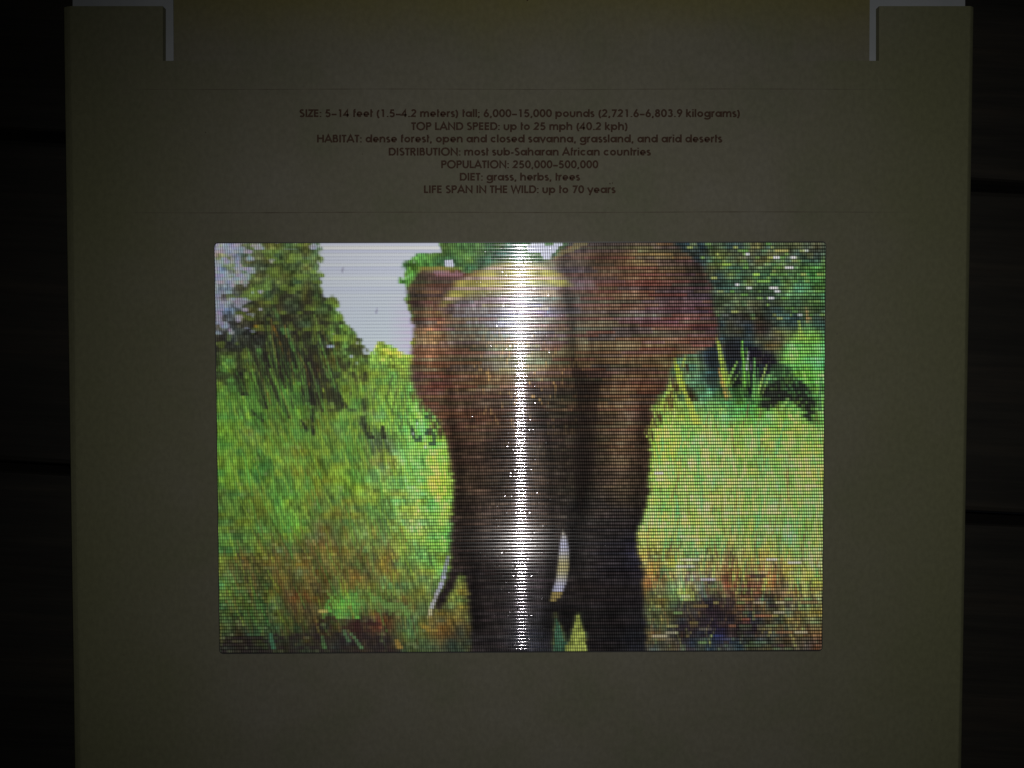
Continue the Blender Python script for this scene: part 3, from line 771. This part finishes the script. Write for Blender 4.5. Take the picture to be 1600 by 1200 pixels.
# every lens row picks up its own tint (strong in the ear, weak below)
rowi = np.floor((YY - 380) / 5.22).astype(int)
tints = np.array([(1.25, .95, .75), (.85, .95, 1.30), (1.15, .85, 1.2), (1.0, 1.05, .85), (1.2, 1.05, .75), (.8, 1.08, 1.0), (1.3, .8, .8), (1.0, .95, 1.15)])
rr = np.random.default_rng(12).integers(0, 8, (400, 60))
seg = np.clip(((XX - 600) / 62 + 2.0 * vnoise(90, 5.2, 84)).astype(int), 0, 59)
tn = tints[rr[np.clip(rowi, 0, 399), seg]]
ts = np.clip(1.0 - (YY - 560) / 200, .22, 1.0) * np.where(XX > 640, 1, .6)
el = el * (1 + .75 * (tn - 1) * ts[..., None])
def crease(pts, w, dark):
    g_ = np.zeros(XX.shape)
    px_ = np.interp(YY[:, 0], [p[1] for p in pts], [p[0] for p in pts])[:, None]
    on = np.clip((YY - pts[0][1]) / 18, 0, 1) * np.clip((pts[-1][1] - YY) / 18, 0, 1)
    return 1 - dark * np.exp(-((XX - px_) / w) ** 2) * on
sh = crease([(896, 545), (906, 600), (914, 680), (910, 760), (896, 830), (890, 900)], 13, .34)
sh *= crease([(700, 560), (704, 640), (716, 720), (722, 800), (724, 880)], 9, .25)
sh *= crease([(735, 760), (738, 860), (744, 1000)], 10, .25)
sh *= crease([(1012, 600), (1000, 680), (998, 760), (990, 860)], 12, .22)
sh *= crease([(838, 600), (858, 700), (862, 820), (856, 1000)], 10, .30)
sh *= crease([(880, 430), (892, 480), (896, 560)], 9, .30)
sh *= 1 + .30 * np.exp(-((XX - 668) / 16) ** 2 - ((YY - 520) / 70) ** 2)
sh *= 1 + .35 * np.exp(-((XX - 975) / 22) ** 2 - ((YY - 660) / 90) ** 2)
wrk = np.sin((YY + 10 * np.sin((XX - 730) / 50) + 6 * vnoise(30, 14, 99)) * 2 * math.pi / 13.0)
sh *= 1 + .12 * wrk * np.clip((YY - 560) / 60, 0, 1) * (XX > 710) * (XX < 885)
sh *= .92 + .16 * vnoise(7, 15, 100)
el = el * sh[..., None]
lg = lum(el)[..., None]
el = (el * .62 + lg * .38) * np.array([1.03, 1.02, .90])
ll = lum(el)[..., None]
el = el * (np.clip(ll, 4, None) / 80) ** .22 * 1.02
el = el * (1 + np.array([-.10, .02, .06]) * np.clip((el[..., :1] - 95) / 40, 0, 1))
img = img * (1 - es[..., None]) + el * es[..., None]
glints = (vnoise(3.6, 5.3, 101) > .80) & em  # coloured glints of the glare, put into the print colour
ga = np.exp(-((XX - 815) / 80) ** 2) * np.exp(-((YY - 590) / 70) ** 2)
img = blend(img, glints * ga, (200, 155, 85), .8)
for _ in range(60):            # frayed rim of the big ear running into the grass
    t_ = rg.random(); x = 1016 + 60 * t_ + rg.normal(0, 4); y = 662 - 108 * t_ + rg.normal(0, 6)
    blade(img, x, y, x + rg.uniform(-6, 4), y + rg.uniform(6, 22), .7, 1.1, [(92, 62, 40), (150, 175, 65), (60, 42, 32), (165, 190, 70)][rg.integers(4)], rg.uniform(.35, .75))
for _ in range(34):
    t_ = rg.random(); x = 645 + 45 * t_ + rg.normal(0, 3); y = 610 + 60 * t_ + rg.normal(0, 5)
    blade(img, x, y, x + rg.uniform(-3, 5), y + rg.uniform(4, 14), .6, 1.0, [(92, 62, 45), (110, 150, 65), (60, 60, 45)][rg.integers(3)], rg.uniform(.35, .7))
# crown of the head: yellow-pink bands
crown = [(765, 416), (800, 409), (862, 418), (882, 434), (896, 449), (870, 447), (845, 442), (800, 456), (745, 459), (716, 466), (689, 479), (686, 492), (684, 486), (700, 458), (712, 440), (735, 429)]
cm = inpoly(crown, 2.0, 85, 9, 5.3)
cc = np.where((rowi % 3 == 1)[..., None], np.array([172, 150, 132.]), np.array([160, 156, 66.]))
cc = cc * (.78 + .4 * vnoise(12, 5.3, 86))[..., None]
img = blend(img, soft(cm, 4, 3) * (.45 + .5 * vnoise(14, 5.3, 97)), np.zeros(3), 0) if False else img * (1 - (soft(cm, 4, 3) * (.66 + .3 * vnoise(14, 5.3, 97)))[..., None]) + cc * (soft(cm, 4, 3) * (.66 + .3 * vnoise(14, 5.3, 97)))[..., None]
img = blend(img, soft(inpoly([(655, 417), (688, 415), (722, 419), (716, 424), (672, 424), (656, 424)], 1.5, 87), 4, 1) * .6, (165, 168, 48), .8)
img = blend(img, inpoly([(676, 424), (728, 425), (722, 430), (680, 430)], 1.2, 88) * 1.0, (150, 112, 130), .6)
img = blend(img, inpoly([(868, 396), (888, 388), (905, 376), (930, 376), (905, 388), (886, 396), (868, 404)], 1.5, 89) * 1.0, (150, 140, 70), .4)
img = blend(img, inpoly([(1010, 393), (1050, 394), (1054, 404), (1024, 404)], 1.5, 90) * 1.0, (150, 130, 66), .35)
img = blend(img, inpoly([(890, 560), (935, 600), (930, 720), (905, 800), (893, 720), (905, 640)], 3, 91) * 1.0, (34, 26, 24), .40)
# tusks
tr = [(879, 825), (886, 838), (889, 860), (889, 885), (885, 908), (877, 930), (866, 939), (859, 938), (862, 922), (868, 905), (871, 885), (873, 862), (876, 842)]
tm = inpoly(tr)
band = .5 + .5 * np.sin((YY - 832) / 11.0)
tcol = np.array([188, 190, 222.]) * band[..., None] + np.array([186, 176, 120.]) * (1 - band[..., None])
tcol = tcol * np.clip(1.05 - .018 * np.abs(XX - 878 + (YY - 880) * .12 * (YY > 890)), .6, 1.1)[..., None]
tcol = tcol * .88
tcol = np.where((YY > 922)[..., None], np.array([140, 122, 66.]), tcol)
tms = soft(tm, 1, 1)[..., None] * .88
img = img * (1 - tms) + tcol * tms
for (x, y, x2, y2, w_, c) in ((701, 868, 692, 900, 2.6, (130, 135, 150)), (694, 900, 684, 924, 3.0, (165, 165, 200)), (684, 924, 674, 948, 2.6, (185, 182, 205)), (674, 950, 671, 962, 3.0, (175, 170, 130)), (672, 962, 676, 985, 4, (125, 108, 50))):
    blade(img, x, y, x2, y2, w_ * .8, w_, c, .75)
img = np.where(inpoly([(864, 1030), (866, 1000), (869, 958), (877, 985), (882, 1002), (890, 1006), (918, 1006), (919, 1030)])[..., None] & ~em[..., None], np.array([48, 82, 62.]) * (.7 + .6 * vnoise(5, 5.3, 92))[..., None], img)
img = np.where(inpoly([(890, 1002), (904, 953), (913, 985), (919, 1030), (880, 1030), (884, 1006)])[..., None] & ~em[..., None], np.array([128, 140, 60.]) * (.7 + .6 * vnoise(5, 5.3, 93))[..., None], img)
img = (np.roll(img, 1, 1) + 2 * img + np.roll(img, -1, 1)) / 4
lg = lum(img)[..., None]
img = img * .88 + lg * .12 + 4
img = np.clip(img, 6, 245)

lin = np.where(img / 255 <= .04045, img / 255 / 12.92, ((img / 255 + .055) / 1.055) ** 2.4)
lin = np.clip(lin * 1.55, 0, .93)

# how open each lens shows the dark strip of the other interlaced frames
openness = np.clip(.10 + .55 * np.clip((XX - 560) / 120, 0, 1) * np.clip((YY - 440) / 60, 0, 1) + .75 * np.clip((XX - 900) / 110, 0, 1), 0, .92)
openness = np.where((XX < 720) & (YY > 850), np.clip(openness - .32 * np.clip((YY - 850) / 60, 0, 1), .22, 1), openness)
openness = np.where((XX < 420) & (YY > 800), np.clip(.1 + (YY - 800) / 330, 0, .55), openness)
openness = np.where(sm, np.clip(openness, .05, .16), openness)
openness = np.where((YY > 900) & (XX > 720) & (XX < 1150), openness * .72, openness)

# --- lens sheet geometry: 122 horizontal cylinder lenses, each its own bulge with a groove between
c00, c10 = P(336.5, 380.5), P(1288.7, 378.8)
c01, c11 = P(344.8, 1019.5), P(1282.8, 1015.2)
ZS = 0.00045                           # crown height of the lenses over the card face
NR, NCOL = 122, 640
prof_t = np.array([0.0, .035, .10, .24, .38, .50, .62, .76, .90, .965])
bul = 1 - np.abs(prof_t * 2 - 1) ** 2.0
rh = 0.000085
NP = len(prof_t)
V = (np.arange(NR)[:, None] + prof_t[None, :]).ravel() / NR
bz = np.tile(bul * rh, NR)
bz[0::NP] = -0.00003
V = np.append(V, 1.0); bz = np.append(bz, -0.00003)
U = np.linspace(0, 1, NCOL)
nv = len(V)
UU, VV = np.meshgrid(U, V)
# rounded corners: pull the columns in near the top and bottom edge
rc_u, rc_v = 5.5 / 950, 5.5 / 638
dv = np.clip(np.minimum(VV, 1 - VV) / rc_v, 0, 1)
ins = (1 - np.sqrt(np.clip(1 - (1 - dv) ** 2, 0, 1))) * rc_u
UE = ins + UU * (1 - 2 * ins)
def bil(a, b2, c, d):
    return (a * (1 - UE) + b2 * UE) * (1 - VV) + (c * (1 - UE) + d * UE) * VV
PX = bil(c00[0], c10[0], c01[0], c11[0]); PY = bil(c00[1], c10[1], c01[1], c11[1])
nz1 = rng.normal(0, 1, PX.shape) * 0.00000008
_g = rng.normal(0, 1, (NR + 1, NCOL)); _s = rng.random((NR + 1, NCOL)) < .07
nz2 = np.repeat(_g * np.where(_s, 0.0000030 * rng.exponential(1, _s.shape), 0.00000018), NP, 0)[:nv]
PZ = ZS - rh + bz[:, None] + nz1 + nz2
nverts = nv * NCOL
co = np.stack([PX, PY, PZ], -1).reshape(-1, 3)
idx = np.arange(nverts).reshape(nv, NCOL)
quads = np.stack([idx[:-1, :-1], idx[1:, :-1], idx[1:, 1:], idx[:-1, 1:]], -1).reshape(-1, 4)
me = bpy.data.meshes.new('lens_rib')
me.vertices.add(nverts)
me.vertices.foreach_set('co', co.astype(np.float32).ravel())
me.loops.add(len(quads) * 4)
me.loops.foreach_set('vertex_index', quads.astype(np.int32).ravel())
me.polygons.add(len(quads))
me.polygons.foreach_set('loop_start', np.arange(0, len(quads) * 4, 4, dtype=np.int32))
me.polygons.foreach_set('loop_total', np.full(len(quads), 4, np.int32))
me.polygons.foreach_set('use_smooth', np.ones(len(quads), bool))
me.update(calc_edges=True)
me.validate()
# sample the print: one picture row per lens (the lens magnifies a single strip)
vr = (np.minimum(np.floor(VV * NR + 1e-6), NR - 1) + .5) / NR
def to_px(Uc, Vc):
    ax = (336.5 * (1 - Uc) + 1288.7 * Uc) * (1 - Vc) + (344.8 * (1 - Uc) + 1282.8 * Uc) * Vc
    ay = (380.5 * (1 - Uc) + 378.8 * Uc) * (1 - Vc) + (1019.5 * (1 - Uc) + 1015.2 * Uc) * Vc
    return ax, ay
ax, ay = to_px(UE, vr)
ix = np.clip((ax - X0).astype(int), 0, Wp - 1); iy = np.clip((ay - Y0).astype(int), 0, Hp - 1)
rowcol = lin[iy, ix]
ax2, ay2 = to_px(UE, VV)
iy2 = np.clip((ay2 - Y0).astype(int), 0, Hp - 1); 
full = lin[iy2, ix]
op = openness[iy, ix]
kk = np.clip(.45 + op, 0, .9)[..., None]
cvt = rowcol * kk + full * (1 - kk)
tt = np.append(np.tile(prof_t, NR), 0.0)
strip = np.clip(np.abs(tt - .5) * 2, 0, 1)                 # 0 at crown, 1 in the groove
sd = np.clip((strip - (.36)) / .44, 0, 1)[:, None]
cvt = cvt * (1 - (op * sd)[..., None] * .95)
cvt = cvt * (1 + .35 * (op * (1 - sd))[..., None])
cvt = np.clip(cvt, 0.002, .95)
att = me.color_attributes.new('print', 'FLOAT_COLOR', 'POINT')
rgba = np.ones((nverts, 4), np.float32); rgba[:, :3] = cvt.reshape(-1, 3)
att.data.foreach_set('color', rgba.ravel())
# glare bulges put into the gloss as hazier rows, and dot strength of the halftone
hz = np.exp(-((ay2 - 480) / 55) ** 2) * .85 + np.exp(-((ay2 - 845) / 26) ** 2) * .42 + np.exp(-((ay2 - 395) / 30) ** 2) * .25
att2 = me.attributes.new('glare_haze', 'FLOAT', 'POINT')
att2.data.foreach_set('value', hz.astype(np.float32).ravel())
att3 = me.attributes.new('dotting', 'FLOAT', 'POINT')
dt = np.where(sm[iy, ix], .05, .80 + .25 * np.clip((ax - 560) / 200, 0, 1))
att3.data.foreach_set('value', dt.astype(np.float32).ravel())

m, nt, b = new_mat('lenticular_lens_print')
vc = node(nt, 'ShaderNodeVertexColor', layer_name='print')
tc = node(nt, 'ShaderNodeTexCoord')
sep = node(nt, 'ShaderNodeSeparateXYZ')
nt.links.new(tc.outputs['Object'], sep.inputs[0])
def math_(op_, a, b_=None, c=None):
    n = node(nt, 'ShaderNodeMath', operation=op_)
    for i, v in enumerate((a, b_, c)):
        if v is None: continue
        if isinstance(v, (int, float)): n.inputs[i].default_value = v
        else: nt.links.new(v, n.inputs[i])
    return n.outputs[0]
# halftone columns, leaning slightly
xs = math_('MULTIPLY_ADD', sep.outputs[1], 0.06, sep.outputs[0])
ph = math_('MULTIPLY', xs, 2 * math.pi / (3.5 * PXM))
sn = math_('SINE', ph)
da = node(nt, 'ShaderNodeAttribute', attribute_name='dotting')
amp = math_('MULTIPLY', da.outputs['Fac'], 0.5)
fac = math_('MULTIPLY_ADD', sn, amp, 1.0)
mx = node(nt, 'ShaderNodeVectorMath', operation='SCALE')
nt.links.new(vc.outputs[0], mx.inputs[0]); nt.links.new(fac, mx.inputs['Scale'])
nt.links.new(mx.outputs[0], b.inputs['Base Color'])
b.inputs['Roughness'].default_value = 0.13
b.inputs['Specular IOR Level'].default_value = 0.42
b.inputs['Specular Tint'].default_value = (0.96, 0.90, 1.0, 1)
b.inputs['Coat Weight'].default_value = 1.0
b.inputs['Coat IOR'].default_value = 1.55
ha = node(nt, 'ShaderNodeAttribute', attribute_name='glare_haze')  # widens and strengthens the glare on chosen rows
b.inputs['Coat Roughness'].default_value = 0.135
nt.links.new(math_('MULTIPLY_ADD', ha.outputs['Fac'], 0.10, 0.065), b.inputs['Roughness'])
nt.links.new(math_('MULTIPLY_ADD', ha.outputs['Fac'], 1.15, 0.06), b.inputs['Coat Weight'])
# the lens plastic is brushed across its ribs: the gloss spreads far more up and down than sideways
b.inputs['Anisotropic'].default_value = 1.0
tv = node(nt, 'ShaderNodeCombineXYZ'); tv.inputs[1].default_value = 1.0
nt.links.new(tv.outputs[0], b.inputs['Tangent'])
M_lens = m
lens = link('lens_rib', me, M_lens)
child(lens)
tag(lens, 'horizontal glossy ridges carrying the print of an elephant in grass', kind='stuff')

# plastic plate the lenses stand on
rect = []
for (u, v, a0) in ((1, 0, 0), (0, 0, 90), (0, 1, 180), (1, 1, 270)):
    cx, cy = to_px(np.array(float(u)), np.array(float(v)))
    e = 1.6; r_ = 6.5
    cx = float(cx) + (e - r_) * (1 if u else -1); cy = float(cy) + (e - r_) * (1 if v else -1)
    for i in range(7):
        t = R(a0 + 90 * i / 6)
        rect.append(q(cx + r_ * math.cos(t), cy - r_ * math.sin(t)))
plate = child(slab('picture_plate', rect, 0.00001, ZS - rh - 0.00006, M_edge))
